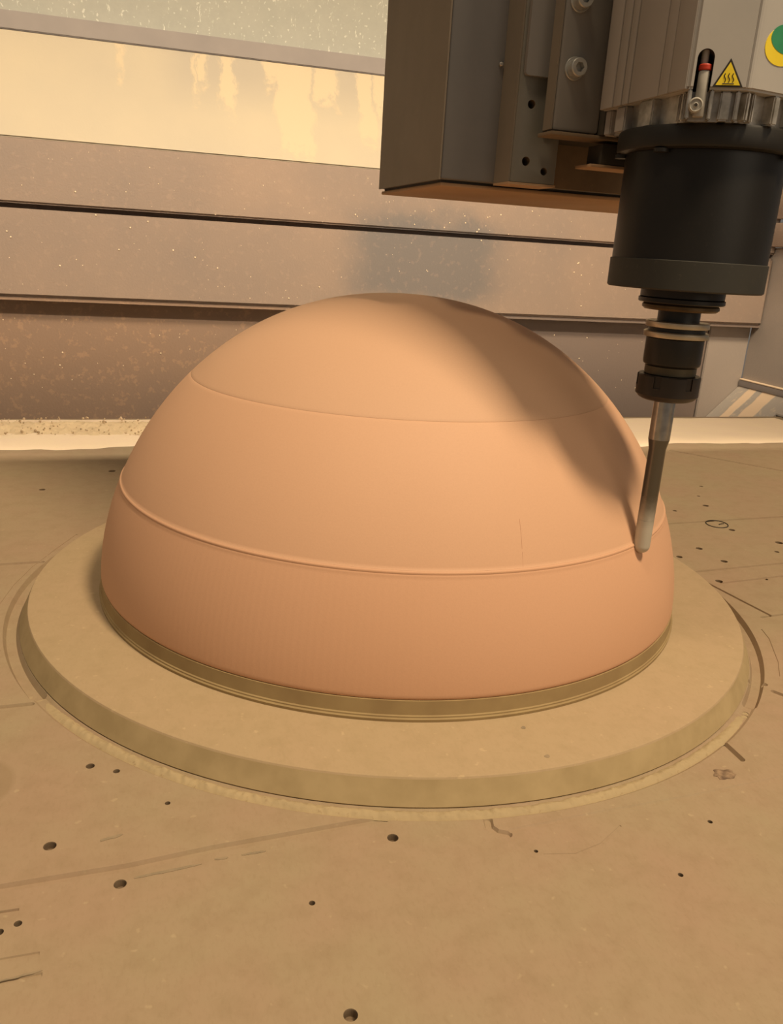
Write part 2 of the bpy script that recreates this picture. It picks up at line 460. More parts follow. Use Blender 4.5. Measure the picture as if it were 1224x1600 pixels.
# right side of the enclosure with its ledge and the chute
wr = bpy.data.objects.new('wall_right', None); C.objects.link(wr); wr['kind'] = 'structure'
struct('lower_panel', bx((1.2415, 0.3, -0.92), (1.265, 1.034, 0.378), 0.002), M['side'], wr)
struct('overhang_panel', bx((1.222, 0.3, 0.379), (1.265, 0.998, 0.434), 0.004), M['band'], wr)
struct('upper_panel', bx((1.222, 0.3, 0.442), (1.265, 0.998, 0.90), 0.003), M['band'], wr)
lg = struct('ledge', bx((1.233, 0.3, 0.040), (1.2425, 1.033, 0.056), 0.0015), M['strip'], wr)
obj('dust_line', bx((1.231, 0.3, 0.0562), (1.2425, 1.030, 0.0595), 0.0015), M['dust'], lg)
# chute
bm = bmesh.new()
add_prism(bm, [(0, 0), (0.32, 0.0), (0.32, 0.006), (0, 0.006)], 0, 1)
for v in bm.verts:   # run 0..0.32 -> down towards -x, extruded along y
    s, h, yy = v.co.x, v.co.y, v.co.z
    v.co = (1.2410 - s * 0.72, 0.846 + yy * 0.187, 0.044 - s * 0.69 - h)
n0 = len(bm.verts)
add_prism(bm, [(0, 0), (0.055, 0.0), (0.055, 0.004), (0, 0.004)], 0, 1)
bm.verts.ensure_lookup_table()
for v in bm.verts[n0:]:
    s, h, yy = v.co.x, v.co.y, v.co.z
    v.co = (1.2410 - s * 0.72, 0.70 + yy * 0.146, 0.044 - s * 0.69 - h)
tag(obj('dust_chute', bm, M['chute']), 'sloping grey sheet metal chute with dust streaks in far right corner', 'chute')

# dust crumbs stuck on the enclosure
bm = bmesh.new()
def crumb(bm, p, r):
    q = bmesh.ops.create_icosphere(bm, subdivisions=1, radius=r, matrix=Matrix.Translation(p))
for i in range(260):
    z = rnd.choice((rnd.uniform(0.2, 0.35), rnd.uniform(0.365, 0.47), rnd.uniform(0.0, 0.16)))
    y = 1.0 if z > 0.19 else 1.035
    crumb(bm, (rnd.uniform(-0.5, 1.0), y, z), rnd.choice((0.0007, 0.0009, 0.0012, 0.0018)))
o = obj('dust_crumbs', bm, M['speck'], wb); o['kind'] = 'stuff'

# ------------------------------------------------------------------ the bed
bm = bmesh.new()
add_prism(bm, [(-1.30, -1.15), (1.2405, -1.15), (1.2405, 0.840), (-0.47, 0.8147), (-1.30, 0.802)], -0.03, 0.0)
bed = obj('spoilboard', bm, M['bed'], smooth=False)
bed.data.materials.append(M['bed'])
tag(bed, 'wide tan fibreboard machine bed scored with grooves and drilled holes', 'board')

def arc(r, a0, a1, n=60, c=(0.0003, -0.0026)):
    return [(c[0] + r * math.cos(math.radians(a0 + (a1 - a0) * k / n)), c[1] + r * math.sin(math.radians(a0 + (a1 - a0) * k / n))) for k in range(n + 1)]
cut1, cut2, cut3 = bmesh.new(), bmesh.new(), bmesh.new()
add_channel(cut1, arc(0.3445, 158, 206, 60), 0.0125, 0.0045)
add_channel(cut1, arc(0.3440, 205, 311, 110), 0.0110, 0.0016)
add_channel(cut1, arc(0.3445, 310, 372, 80), 0.0115, 0.0050)
add_channel(cut2, [(-0.36, -0.347), (-0.3079, -0.3467), (-0.245, -0.3452), (-0.2007, -0.3408), (-0.1495, -0.3384), (-0.0969, -0.336)], 0.0065, 0.0022)
add_channel(cut2, [(-0.0267, -0.3628), (0.0356, -0.3595), (0.1021, -0.3576), (0.1787, -0.353), (0.25, -0.349)], 0.0045, 0.0008)
add_channel(cut2, [(-0.037, -0.3505), (-0.0385, -0.3565), (-0.036, -0.3620), (-0.0305, -0.3650)], 0.0062, 0.002)
add_channel(cut2, [(0.1649, -0.308), (0.1641, -0.3284)], 0.006, 0.003)
add_channel(cut2, [(-0.55, 0.106), (-0.372, 0.1149), (-0.3335, 0.1166)], 0.006, 0.0028)
add_channel(cut2, [(-0.50, -0.0775), (-0.3480, -0.0762)], 0.0055, 0.0025)
add_channel(cut2, [(-0.50, -0.17), (-0.3332, -0.1645), (-0.3130, -0.1640)], 0.005, 0.0022)
add_channel(cut2, [(-0.3049, 0.1967), (-0.3241, 0.1486), (-0.3401, 0.1053), (-0.3522, 0.0576), (-0.3592, 0.0078)], 0.0018, 0.0006)
add_channel(cut2, [(0.3515, -0.0400), (0.3580, -0.092), (0.3625, -0.1248)], 0.0035, 0.0022)
add_channel(cut3, [(0.3500, -0.1265), (0.3777, -0.1242), (0.5, -0.115)], 0.0032, 0.0015)
add_channel(cut3, [(0.42, 0.1488), (0.4365, 0.1498), (0.574, 0.1559), (0.9, 0.17)], 0.005, 0.0025)
add_channel(cut3, [(0.3614, -0.0081), (0.4858, 0.0002), (0.7, 0.013)], 0.0042, 0.0018)
add_channel(cut3, [(0.3668, -0.0424), (0.4554, -0.0348), (0.7, -0.014)], 0.0035, 0.0015)
add_channel(cut3, [(0.6974, 0.5394), (0.7439, 0.4804), (0.8198, 0.3843), (0.9, 0.28)], 0.005, 0.0025)
add_channel(cut2, [(0.330, -0.150), (0.3232, -0.168), (0.2983, -0.2087), (0.280, -0.232)], 0.0014, 0.0006)
add_channel(cut2, [(0.2480, -0.2345), (0.2569, -0.241)], 0.0062, 0.003)
add_channel(cut2, [(0.2565, -0.2530), (0.2640, -0.266), (0.27, -0.279)], 0.005, 0.003)
add_channel(cut3, [(-0.0169, -0.3854), (0.0018, -0.389), (0.0211, -0.3845), (0.0411, -0.3728)], 0.0015, 0.0004)
add_channel(cut2, [(-0.3657, -0.363), (-0.2968, -0.3637)], 0.002, 0.0012)
add_channel(cut2, [(-0.3614, -0.3941), (-0.2843, -0.394)], 0.0022, 0.0008)
add_channel(cut2, [(-0.3594, -0.4091), (-0.2819, -0.4066)], 0.0025, 0.0010)
holes = [(-0.3582, 0.3762, .004), (-0.2865, -0.3193, .0036), (-0.2488, -0.3569, .0034), (-0.2689, -0.2481, .0028), (-0.2528, -0.2569, .0022),
         (-0.2227, -0.2953, .0017), (-0.2962, -0.3731, .0020), (-0.3042, -0.3767, .0022), (-0.0981, -0.3535, .0034), (-0.1533, -0.392, .0017),
         (-0.1492, -0.4601, .0034), (-0.0201, -0.382, .0013), (0.0989, -0.3816, .0016), (0.0525, -0.4174, .0016),
         (0.5395, 0.2174, .0045), (0.4764, 0.2003, .003), (0.505, 0.1161, .0042), (0.4128, 0.0589, .0042), (0.3692, 0.0367, .0038),
         (0.5352, 0.0637, .005), (0.4157, 0.0159, .0042), (0.3683, -0.0369, .0042), (0.4274, -0.0401, .0026), (0.507, 0.035, .003),
         (0.2113, -0.2752, .0026), (0.2075, -0.2790, .0026), (-0.2746, 0.461, .005), (0.60, 0.31, .003), (0.56, 0.262, .0025)]
cutH = bmesh.new()
for x, y, r in holes:
    add_lathe(cutH, [(r * 0.7, -0.0055), (r * 0.92, -0.0045), (r * 0.94, -0.0006), (r, 0.0003), (r, 0.003)], 20, (x, y))
me_h = M['hole']
# grooves keep the board's colour; holes show the dark inside
carve(bed, [cut1, cut2, cut3])
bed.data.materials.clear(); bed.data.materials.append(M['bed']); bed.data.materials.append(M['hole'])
for p_ in bed.data.polygons: p_.material_index = 0
carve(bed, [cutH])

# marks lying flat on the board: pen ellipse, pencil smudges, torn spot
bm = bmesh.new()
n = 40
ring_pts = [(0.4995 + 0.0150 * math.cos(a) + 0.002 * math.sin(a), 0.1395 + 0.0150 * math.sin(a), 0.0003) for a in [2 * PI * k / n for k in range(n + 1)]]
add_tube(bm, ring_pts, 0.0007, 6)
add_tube(bm, [(0.501, 0.1372, 0.0003), (0.506, 0.1392, 0.0003), (0.511, 0.1400, 0.0003)], 0.0007, 6)
obj('pen_mark', bm, M['ink'], bed)
def smudge(a, b, w):
    bm = bmesh.new()
    a = Vector(a); b = Vector(b); t = (b - a).normalized(); s = Vector((-t.y, t.x))
    top, bot = [], []
    k = 14
    for i in range(k + 1):
        q = a.lerp(b, i / k); e = math.sin(PI * min(1, max(0.08, i / k))) ** 0.3
        top.append(q + s * w * e * rnd.uniform(0.6, 1)); bot.append(q - s * w * e * rnd.uniform(0.6, 1))
    pts = [(p.x, p.y) for p in bot] + [(p.x, p.y) for p in top[::-1]]
    add_prism(bm, pts, -0.0002, 0.00025)
    obj('smudge', bm, M['pencil'], bed, smooth=False)
smudge((-0.2600, -0.3208), (-0.2480, -0.3181), 0.0014)
smudge((-0.2417, -0.3541), (-0.2063, -0.3513), 0.0011)
smudge((-0.1993, -0.3493), (-0.1920, -0.3494), 0.0011)
smudge((-0.1846, -0.3490), (-0.1710, -0.3488), 0.0010)
smudge((-0.300, -0.4065), (-0.2819, -0.4047), 0.0007)
bm = bmesh.new()
pts = []
for k in range(18):
    a = 2 * PI * k / 18; r = 0.0085 * rnd.uniform(0.75, 1.1)
    pts.append((0.1402 + r * math.cos(a), -0.3414 + 0.75 * r * math.sin(a)))
add_prism(bm, pts, -0.0003, 0.0003)
obj('torn_spot', bm, simple('torn_fibre', (0.13, 0.085, 0.055), (0.30, 0.205, 0.125), 200, 0.9, 0, 0.5), bed, smooth=False)

# machine bed under the board
bm = bmesh.new()
add_box(bm, (-1.28, -1.12, -0.16), (1.16, 0.78, -0.0302), 0.01)
for x in (-1.1, 0.0, 1.0):
    for y in (-1.0, 0.65): add_box(bm, (x - 0.08, y - 0.08, -0.92), (x + 0.08, y + 0.08, -0.16), 0.005)
tag(obj('machine_bed', bm, M['steel']), 'grey steel machine frame carrying the tan fibreboard bed', 'machine frame')

# dust lying along the back of the bed
def dust_sheet(name, x0, x1, y0, y1, nx, ny, hfun, m, parent):
    bm = bmesh.new()
    g = []
    for j in range(ny + 1):
        row = []
        for i in range(nx + 1):
            x = x0 + (x1 - x0) * i / nx; y = y0 + (y1 - y0) * j / ny
            row.append(bm.verts.new((x, y, hfun(x, y))))
        g.append(row)
    for j in range(ny):
        for i in range(nx): bm.faces.new((g[j][i], g[j][i + 1], g[j + 1][i + 1], g[j + 1][i]))
    o = obj(name, bm, m, parent); o['kind'] = 'stuff'
    return o
from mathutils import noise as mn
def back_y(x): return 0.8147 + (x + 0.47) * 0.0149
def h_fine(x, y):
    e = 0.585 + 0.032 * mn.noise((x * 7, 0.3, 0)) + 0.012 * mn.noise((x * 25, 3.3, 0)) - 0.02 * max(0, min(1, (x - 0.1) * 3))
    k = max(0.0, min(1.0, (y - e) / 0.02)); kb = max(0.0, min(1.0, (back_y(x) - y) / 0.02))
    return -0.0008 + min(k, kb) * (0.0022 + 0.0012 * mn.noise((x * 14, y * 14, 0)))
dust_sheet('fine_dust', -1.0, 1.17, 0.54, 0.815, 200, 36, h_fine, M['dust'], bed)
def h_saw(x, y):
    fx = max(0.0, min(1.0, (-0.12 - x) / 0.06)); yc = 0.735
    k = max(0.0, 1 - ((y - yc) / 0.062) ** 2) * fx
    r = mn.noise((x * 60, y * 60, 1)) * 0.5 + mn.noise((x * 140, y * 140, 4)) * 0.4
    return -0.001 + k * (0.007 + 0.010 * r) if k > 0 else -0.001
dust_sheet('sawdust_pile', -0.75, -0.06, 0.665, 0.805, 300, 60, h_saw, M['sawdust'], bed)
bm = bmesh.new()
for i in range(300):
    crumb(bm, (rnd.uniform(-0.55, -0.10), 0.735 + rnd.uniform(-0.06, 0.07), 0.004 + rnd.uniform(-0.001, 0.004)), rnd.choice((0.0008, 0.0012, 0.0016, 0.0024)))
o = obj('sawdust_chips', bm, M['chips'], bed); o['kind'] = 'stuff'

# ------------------------------------------------------------------ the disc under the dome
cx, cy = 0.0003, -0.0026
dm = thing('base_disc', 'round tan fibreboard disc lying on the bed under the pink dome', 'disc', (cx, cy, 0))
prof = [(0.3376, 0.0003), (0.3380, 0.0010)] + [(0.3380 - 0.0070 * t, 0.001 + 0.0150 * t) for t in (0.25, 0.5, 0.75, 1.0)] + [(0.3300, 0.0174)]
bm = bmesh.new()
add_lathe(bm, [(0, 0.0003)] + prof[:-1] , 180)
# top stays open here: the face part closes it
obj('rim', bm, M['mdf_edge'], dm)
bm = lathe([(0.3310, 0.0160), (0.3303, 0.0171), (0.3295, 0.0174), (0.2, 0.0174), (0, 0.0174)], 180)
obj('top_face', bm, M['disc'], dm)
for x, y, r in ((0.0142, -0.2840, 0.0022), (0.0153, -0.318, 0.0022)):
    bm = bmesh.new()
    add_prism(bm, [(x + r * math.cos(a) * rnd.uniform(0.7, 1.1), y + 0.8 * r * math.sin(a) * rnd.uniform(0.7, 1.1)) for a in [2 * PI * k / 12 for k in range(12)]], 0.0173, 0.01755)
    obj('chip_mark', bm, M['pencil'], dm, smooth=False)

# dust packed in the groove along the front of the disc
bm = bmesh.new()
rows = []
NA, NR = 520, 8
for k in range(NA + 1):
    a = math.radians(206.5 + (309 - 206.5) * k / NA)
    row = []
    for q in range(NR + 1):
        r_ = 0.3384 + 0.0095 * q / NR
        x = cx + r_ * math.cos(a); y = cy + r_ * math.sin(a)
        ends = min(1.0, k / 40, (NA - k) / 60)
        w_ = math.sin(PI * (q + 0.4) / (NR + 0.8))
        h = -0.0022 + ends * w_ * (0.0030 + 0.0011 * mn.noise((x * 90, y * 90, 2)) + 0.0012 * mn.noise((x * 320, y * 320, 5)))
        row.append(bm.verts.new((x, y, h)))
    rows.append(row)
for k in range(NA):
    for q in range(NR): bm.faces.new((rows[k][q], rows[k + 1][q], rows[k + 1][q + 1], rows[k][q + 1]))
o = obj('groove_dust', bm, M['groove_dust'], bed); o['kind'] = 'stuff'

# ------------------------------------------------------------------ the dome
HB, HT, RB, PA, PB = 0.03307, 0.28673, 0.27, 1.76558, 2.11956
def rz(z):
    u = min(1.0, max(0.0, (z - HB) / (HT - HB)))
    return RB * max(0.0, 1 - u ** PA) ** (1 / PB)
dome = thing('foam_dome', 'smooth pink tooling foam dome glued in layers on the tan disc', 'dome', (0, 0, 0.0174))
Z0 = 0.0174
def zs(a, b, n): return [a + (b - a) * k / n for k in range(n + 1)]
def shift(l): return [(r, z - Z0) for r, z in l]
# fibreboard ring below the foam
obj('base_ring', lathe(shift([(0, 0.0175), (0.2722, 0.0175), (0.2724, 0.0195), (0.2716, 0.0205), (0.2716, 0.0215), (0.2709, 0.0223), (0.2703, 0.0328), (0.2690, HB - 0.0001), (0, HB - 0.0001)]), 200), M['mdf_ring'], dome)
S2, S1 = 0.1197, 0.2102
low = [(0, HB), (0.2690, HB), (0.2696, HB + 0.0006)] + [(rz(z), z) for z in zs(HB + 0.002, S2 - 0.0035, 40)]
low += [(rz(S2 - 0.0028) + 0.0002, S2 - 0.0028), (rz(S2) + 0.0009, S2 - 0.0020), (rz(S2) + 0.0011, S2 - 0.0010), (rz(S2) + 0.0008, S2 - 0.0001), (rz(S2) + 0.0001, S2 + 0.0005), (0, S2 + 0.0005)]
obj('lower_layer', lathe(shift(low), 240), M['foam_low'], dome)
mid = [(0, S2 + 0.0006), (rz(S2) - 0.0001, S2 + 0.0006)] + [(rz(z) - 0.0002, z) for z in zs(S2 + 0.001, S1 - 0.0004, 44)] + [(rz(S1) - 0.0004, S1 - 0.0001), (0, S1 - 0.0001)]
obj('middle_layer', lathe(shift(mid), 240), M['foam_mid'], dome)
# fine spacing towards the pole where the profile turns flat
top = [(0, S1), (rz(S1) - 0.0004, S1)] + [(rz(z) - 0.0002, z) for z in zs(S1 + 0.0004, 0.262, 26)]
rr0 = top[-1][0]
z = 0.262
for k in range(1, 34):
    r = rr0 * (1 - k / 33)
    u = max(0.0, 1 - ((r + 0.0002) / RB) ** PB) ** (1 / PA)
    top.append((r, HB + u * (HT - HB)))
obj('top_layer', lathe(shift(top), 240), M['foam_top'], dome)
bm = bmesh.new()
sp = []
for k in range(14):
    z = 0.1208 + 0.030 * k / 13; a = math.radians(-85.45 + 0.5 * k / 13)
    r = rz(z) - 0.00045
    sp.append((r * math.cos(a), r * math.sin(a), z - Z0))
add_tube(bm, sp, 0.00028, 6)
obj('board_joint', bm, M['seam'], dome)

# ------------------------------------------------------------------ the Z column and its carriage
col = thing('z_axis_column', 'tall grey machine column with holed plate left of the spindle', 'machine column', (-0.0087, -0.0950, 0.3770))
O = Vector((-0.0087, -0.0950, 0.3770))
def loc(lo, hi): return tuple(Vector(lo) - O), tuple(Vector(hi) - O)
ZT = 1.05
def cbox(name, lo, hi, m, bev=0.0, parent=None):
    a, b = loc(lo, hi); return obj(name, bx(a, b, bev), m, parent or col)
body = cbox('column_body', (-0.0077, -0.0950, 0.3775), (0.2799, 0.0734, ZT), M['col_grey'], 0.002)
cbox('side_sheet', (-0.0092, -0.0960, 0.3772), (-0.0079, 0.0734, ZT), M['col_dust'])
cbox('bottom_plate', (-0.0058, -0.0911, 0.3727), (0.2799, 0.0762, 0.3756), M['under'], 0.001)
cbox('gap_shade_fill', (-0.0049, -0.0892, 0.3757), (0.2703, 0.0685, 0.3774), M['dark'])  # dark fill standing in for shade in the gap above the plate
cbox('dust_cover', (0.0740, -0.0974, 0.3777), (0.2799, -0.0955, 0.4261), M['browndust'])
# stepped guide block
cbox('guide_side', (0.0357, -0.1229, 0.3776), (0.0370, -0.0955, ZT), M['col_dust'])
gp = cbox('hole_plate', (0.0371, -0.1239, 0.3776), (0.0733, -0.0955, ZT), M['plate'], 0.0008)
gp.data.materials.append(M['hole'])
bmc = bmesh.new()
for x, z, r in ((0.0482, 0.4305, 0.0030), (0.0482, 0.3923, 0.0032), (0.0635, 0.3864, 0.0027)):
    q = bmesh.ops.create_cone(bmc, cap_ends=True, segments=24, radius1=r, radius2=r, depth=0.024,
                              matrix=Matrix.Translation(Vector((x, -0.1239, z)) - O) @ Matrix.Rotation(PI / 2, 4, 'X'))
carve(gp, [bmc])
cbox('guide_foot', (0.0357, -0.1239, 0.3760), (0.0742, -0.0955, 0.3775), M['under'])
# rail cover with rounded lower corners
pts = [(0.0393, 0.4506), (0.0400, 0.4490), (0.0415, 0.4483), (0.0569, 0.4483), (0.0584, 0.4490), (0.0590, 0.4506), (0.0590, ZT), (0.0393, ZT)]
bm = bmesh.new(); add_prism(bm, pts, 0, 0.004)
for v in bm.verts: v.co = Vector((v.co.x, -0.1243 - v.co.z, v.co.y)) - O
obj('rail_cover', bm, M['cover'], col)
cbox('rail_gap_shade', (0.0592, -0.1258, 0.4112), (0.0663, -0.1234, ZT), M['dark'])  # dark strip painted as the shade beside the rail cover
# little set screw on the front edge
bm = bmesh.new(); add_lathe(bm, [(0.0016, 0), (0.0016, 0.002), (0.001, 0.0028), (0, 0.0028)], 12)
bmesh.ops.transform(bm, matrix=Matrix.Translation(Vector((0.0331, -0.0952, 0.4593)) - O) @ Matrix.Rotation(PI / 2, 4, 'X'), verts=bm.verts[:])
obj('set_screw', bm, M['cast'], col)
# carriage plate
ca = thing('spindle_carriage', 'grey carriage plate with socket head bolts behind the silver spindle', 'carriage', (0.0461, -0.1527, 0.4068))
O2 = Vector((0.0461, -0.1527, 0.4068))
def abox(name, lo, hi, m, bev=0.0):
    return obj(name, bx(tuple(Vector(lo) - O2), tuple(Vector(hi) - O2), bev), m, ca)
abox('plate', (0.0544, -0.1500, 0.4115), (0.0905, -0.1360, ZT), M['carrier'], 0.0025)
abox('plate_side', (0.0532, -0.1485, 0.4122), (0.0543, -0.1360, ZT), M['col_dust'])
abox('backing', (0.0673, -0.1344, 0.4092), (0.1837, -0.0984, ZT), M['dark'])
abox('ledge', (0.0530, -0.1510, 0.4085), (0.1308, -0.1287, 0.4110), M['browndust'], 0.0004)
abox('lower_block', (0.0952, -0.1500, 0.3924), (0.1452, -0.1287, 0.4059), M['dark'], 0.001)
abox('lower_ledge', (0.0875, -0.1500, 0.3900), (0.1500, -0.1267, 0.3922), M['under'], 0.0004)
abox('motor_mount', (0.0907, -0.1560, 0.4112), (0.1741, -0.1354, ZT), M['dark'])
def cap_screw(x, z):
    bm = bmesh.new()
    add_lathe(bm, [(0.0075, 0), (0.0075, 0.0012), (0.0072, 0.0016), (0.0048, 0.0016)], 28)   # washer
    mw = Matrix.Translation(Vector((x, -0.1502, z)) - O2) @ Matrix.Rotation(PI / 2, 4, 'X')
    bmesh.ops.transform(bm, matrix=mw, verts=bm.verts[:])
    w_ = obj('bolt', bm, M['zinc'], ca)
    bm = bmesh.new()
    seg = 30
    prof = [(0.0060, 0.0016), (0.0060, 0.0078), (0.0054, 0.0086), (0.0036, 0.0086)]
    add_lathe(bm, prof, seg, close=False)
    # hexagon socket
    outer = [v for v in bm.verts if abs(v.co.z - 0.0086) < 1e-6 and abs(v.co.xy.length - 0.0036) < 1e-5]
    hexa = [bm.verts.new((0.0033 * math.cos(2 * PI * k / 30) / max(math.cos((2 * PI * k / 30) % (PI / 3) - PI / 6), 0.1) * 0.87, 0.0033 * math.sin(2 * PI * k / 30) / max(math.cos((2 * PI * k / 30) % (PI / 3) - PI / 6), 0.1) * 0.87, 0.0086)) for k in range(30)]
    outer.sort(key=lambda v: math.atan2(v.co.y, v.co.x) % (2 * PI))
    deep = [bm.verts.new((v.co.x, v.co.y, 0.0040)) for v in hexa]
    for k in range(30):
        k2 = (k + 1) % 30
        bm.faces.new((outer[k], outer[k2], hexa[k2], hexa[k])); bm.faces.new((hexa[k], hexa[k2], deep[k2], deep[k]))
    bm.faces.new(deep)
    bmesh.ops.transform(bm, matrix=mw, verts=bm.verts[:])
    obj('socket_head', bm, M['zinc'], w_)
cap_screw(0.0655, 0.4511)
cap_screw(0.0644, 0.4925)

# beam of the gantry that carries the column (above the picture)
gb = bmesh.new()
add_box(gb, (-1.6, 0.205, 0.62), (1.15, 0.30, 0.92), 0.01)
obj('saddle', bx(tuple(Vector((0.02, 0.0736, 0.645)) - O), tuple(Vector((0.25, 0.2045, 0.90)) - O), 0.004), M['col_grey'], col)
beam = tag(obj('gantry_beam', gb, M['col_grey']), 'long grey gantry beam carrying the machine column from behind', 'beam')
obj('added_shade_flange', bx((-1.6, 0.298, 0.618), (1.15, 0.390, 0.622)), M['col_grey'], beam)  # added out of view to cut the light bar off across the bed
obj('light_bar_housing', bx((-1.05, 0.301, 0.855), (1.05, 0.375, 0.90), 0.004), M['steel'], beam)

# ------------------------------------------------------------------ the spindle
AX = Vector((0.1363, -0.2147, 0.0))
sp_ = thing('spindle_motor', 'silver grey finned spindle motor with black round shield and warning triangle', 'spindle', (AX.x, AX.y, 0.31))
SZ = 0.31
def slathe(name, prof, m, seg=72, parent=None):
    return obj(name, lathe([(r, z - SZ) for r, z in prof], seg), m, parent or sp_)
sh = slathe('shield', [(0.046, 0.3102), (0.0505, 0.3102), (0.0517, 0.3112), (0.0517, 0.3286), (0.0513, 0.329), (0.0513, 0.3948), (0.040, 0.3948)], M['black'], 96)
bm = lathe([(0.0490, 0.3099 - SZ), (0.0512, 0.3099 - SZ), (0.0523, 0.3108 - SZ), (0.0523, 0.3286 - SZ), (0.0517, 0.3290 - SZ)], 96)
obj('shield_band', bm, M['blackmat'], sh)
slathe('shield_bottom', [(0.030, 0.3105), (0.046, 0.3105), (0.046, 0.316), (0.030, 0.316)], M['blackmat'])
slathe('flange', [(0.0545, 0.3950), (0.0570, 0.3958), (0.0577, 0.3970), (0.0577, 0.4068), (0.0567, 0.4084), (0.030, 0.4084)], M['flange'], 96)
# flange screw lugs
for a in (150, 205, 300, 20):
    bm = bmesh.new(); add_lathe(bm, [(0.0048, 0.3928 - SZ), (0.0048, 0.3950 - SZ)], 18, (0.0535 * math.cos(math.radians(a)), 0.0535 * math.sin(math.radians(a))))
    obj('screw', bm, M['flange'], sp_)

P0, P1, P2, P3 = Vector((-0.054, 0.05)), Vector((-0.054, -0.049)), Vector((-0.0254, -0.0655)), Vector((0.0536, -0.053))
hull = [P0, P1, P2, P3, Vector((0.058, -0.03)), Vector((0.054, 0.05))]
def xy(p): return (p.x, p.y)
ZB = 0.4245 - SZ
# motor body with a slot milled into its front chamfer
bm = bmesh.new(); add_prism(bm, [xy(p) for p in hull], ZB, ZT - SZ)
bmesh.ops.recalc_face_normals(bm, faces=bm.faces[:])
bmesh.ops.bevel(bm, geom=[e for e in bm.edges], offset=0.0014, segments=2, affect='EDGES')
mb = obj('motor_body', bm, M['motor'], sp_)
mb.data.materials.append(M['dark'])
tc = (P2 - P1).normalized(); nc = Vector((tc.y, -tc.x))      # chamfer: along / outward
def on_ch(u, d): return P1 + tc * u + nc * d
bmc = bmesh.new()
us, uw, zt = 0.0076, 0.0047, 0.4408 - SZ
sec = [(us - uw, ZB - 0.01)] + [(us + uw * math.cos(PI - PI * k / 14), zt + uw * math.sin(PI * k / 14)) for k in range(15)] + [(us + uw, ZB - 0.01)]
a_ = [bmc.verts.new((*on_ch(u, 0.004), z)) for u, z in sec]; b_ = [bmc.verts.new((*on_ch(u, -0.016), z)) for u, z in sec]
bmc.faces.new(a_); bmc.faces.new(b_[::-1])
for k in range(len(sec)):
    k2 = (k + 1) % len(sec); bmc.faces.new((a_[k], b_[k], b_[k2], a_[k2]))
carve(mb, [bmc])
# connector in the slot
def local_tube(name, u, d, z0, z1, r, m, parent, seg=20):
    c = on_ch(u, d); return obj(name, lathe([(r * 0.9, z0 - SZ), (r, z0 + 0.0005 - SZ), (r, z1 - 0.0005 - SZ), (r * 0.9, z1 - SZ)], seg, xy(c)), m, parent)
plug = local_tube('cable_plug', us + 0.0006, -0.0035, 0.4100, 0.4345, 0.0032, M['plastic'], sp_)
local_tube('red_ring', us + 0.0006, -0.0035, 0.4346, 0.4378, 0.0037, M['red'], plug)
local_tube('cable', us - 0.0002, -0.005, 0.4379, 0.50, 0.0022, M['plastic'], plug)
bm = lathe([(0, -0.006), (0.0040, -0.006), (0.0042, 0.0012), (0.0034, 0.0022), (0.0030, 0.0016), (0.0016, 0.0016), (0.0010, 0.0022), (0.0008, 0.0006), (0, 0.0006)], 28)
c = on_ch(us - 0.0018, -0.0005)
zax = Vector((nc.x, nc.y, 0)); xax = Vector((tc.x, tc.y, 0)); yax = zax.cross(xax)
mw = Matrix((xax, yax, zax)).transposed().to_4x4(); mw.translation = Vector((c.x, c.y, 0.4158 - SZ))
bmesh.ops.transform(bm, matrix=mw, verts=bm.verts[:])
obj('round_fitting', bm, M['plastic'], sp_)
# fins along the left face
tl = Vector((0, -1)); nl = Vector((-1, 0))
for u0, u1, d in ((0.002, 0.0175, 0.0022), (0.0183, 0.0275, 0.0017), (0.0283, 0.0355, 0.0013), (0.0363, 0.0690, 0.0009), (0.0697, 0.0795, 0.0009), (0.0802, 0.0975, 0.0011)):
    q0 = P0 + tl * u0; q1 = P0 + tl * u1
    bm = bx((q0.x - d, q1.y, ZB - (0.010 if u0 < 0.002 else 0)), (q0.x + 0.001, q0.y, ZT - SZ - 0.002), 0.0004)
    obj('fin', bm, M['finface'], sp_)
# raised edge between chamfer and right face
bm = bmesh.new(); add_tube(bm, [(*(P2 + Vector((0.001, 0.0012))), ZB + 0.001), (*(P2 + Vector((0.001, 0.0012))), ZT - SZ - 0.003)], 0.0020, 10)
obj('edge_bead', bm, M['motor'], sp_)
# ribbed casting between body and flange
core = [p * 0.86 for p in hull]
bm = bmesh.new(); add_prism(bm, [xy(p) for p in core], 0.4085 - SZ, ZB)
obj('casting', bm, M['cast'], sp_)
def rib(p, n, t, w, d, m=None):
    bm = bmesh.new()
    a = p - t * w / 2; b = p + t * w / 2
    add_prism(bm, [xy(a - n * d), xy(b - n * d), xy(b), xy(a)], 0.4085 - SZ, ZB - 0.0001)
    bmesh.ops.recalc_face_normals(bm, faces=bm.faces[:])
    bmesh.ops.bevel(bm, geom=[e for e in bm.edges], offset=min(w, 0.003) * 0.3, segments=2, affect='EDGES')
    obj('casting_rib', bm, m or M['cast'], sp_)
tr = (P3 - P2).normalized(); nr = Vector((tr.y, -tr.x))
for u, w, d in ((0.054, 0.016, 0.0015), (0.083, 0.003, 0.0055), (0.0895, 0.003, 0.004)):
    rib(P0 + tl * u - nl * d, nl, tl, w, 0.010)
rib(P0 + tl * 0.024 - nl * 0.0015, nl, tl, 0.012, 0.010, M['finface'])
rib(P0 + tl * 0.006 - nl * 0.003, nl, tl, 0.008, 0.010, M['finface'])
for u, w, d in ((0.0018, 0.0022, 0.0005), (0.0142, 0.002, 0.0015), (0.0225, 0.006, 0.0045), (0.0290, 0.0025, 0.003)):
    rib(P1 + tc * u - nc * d, nc, tc, w, 0.010)
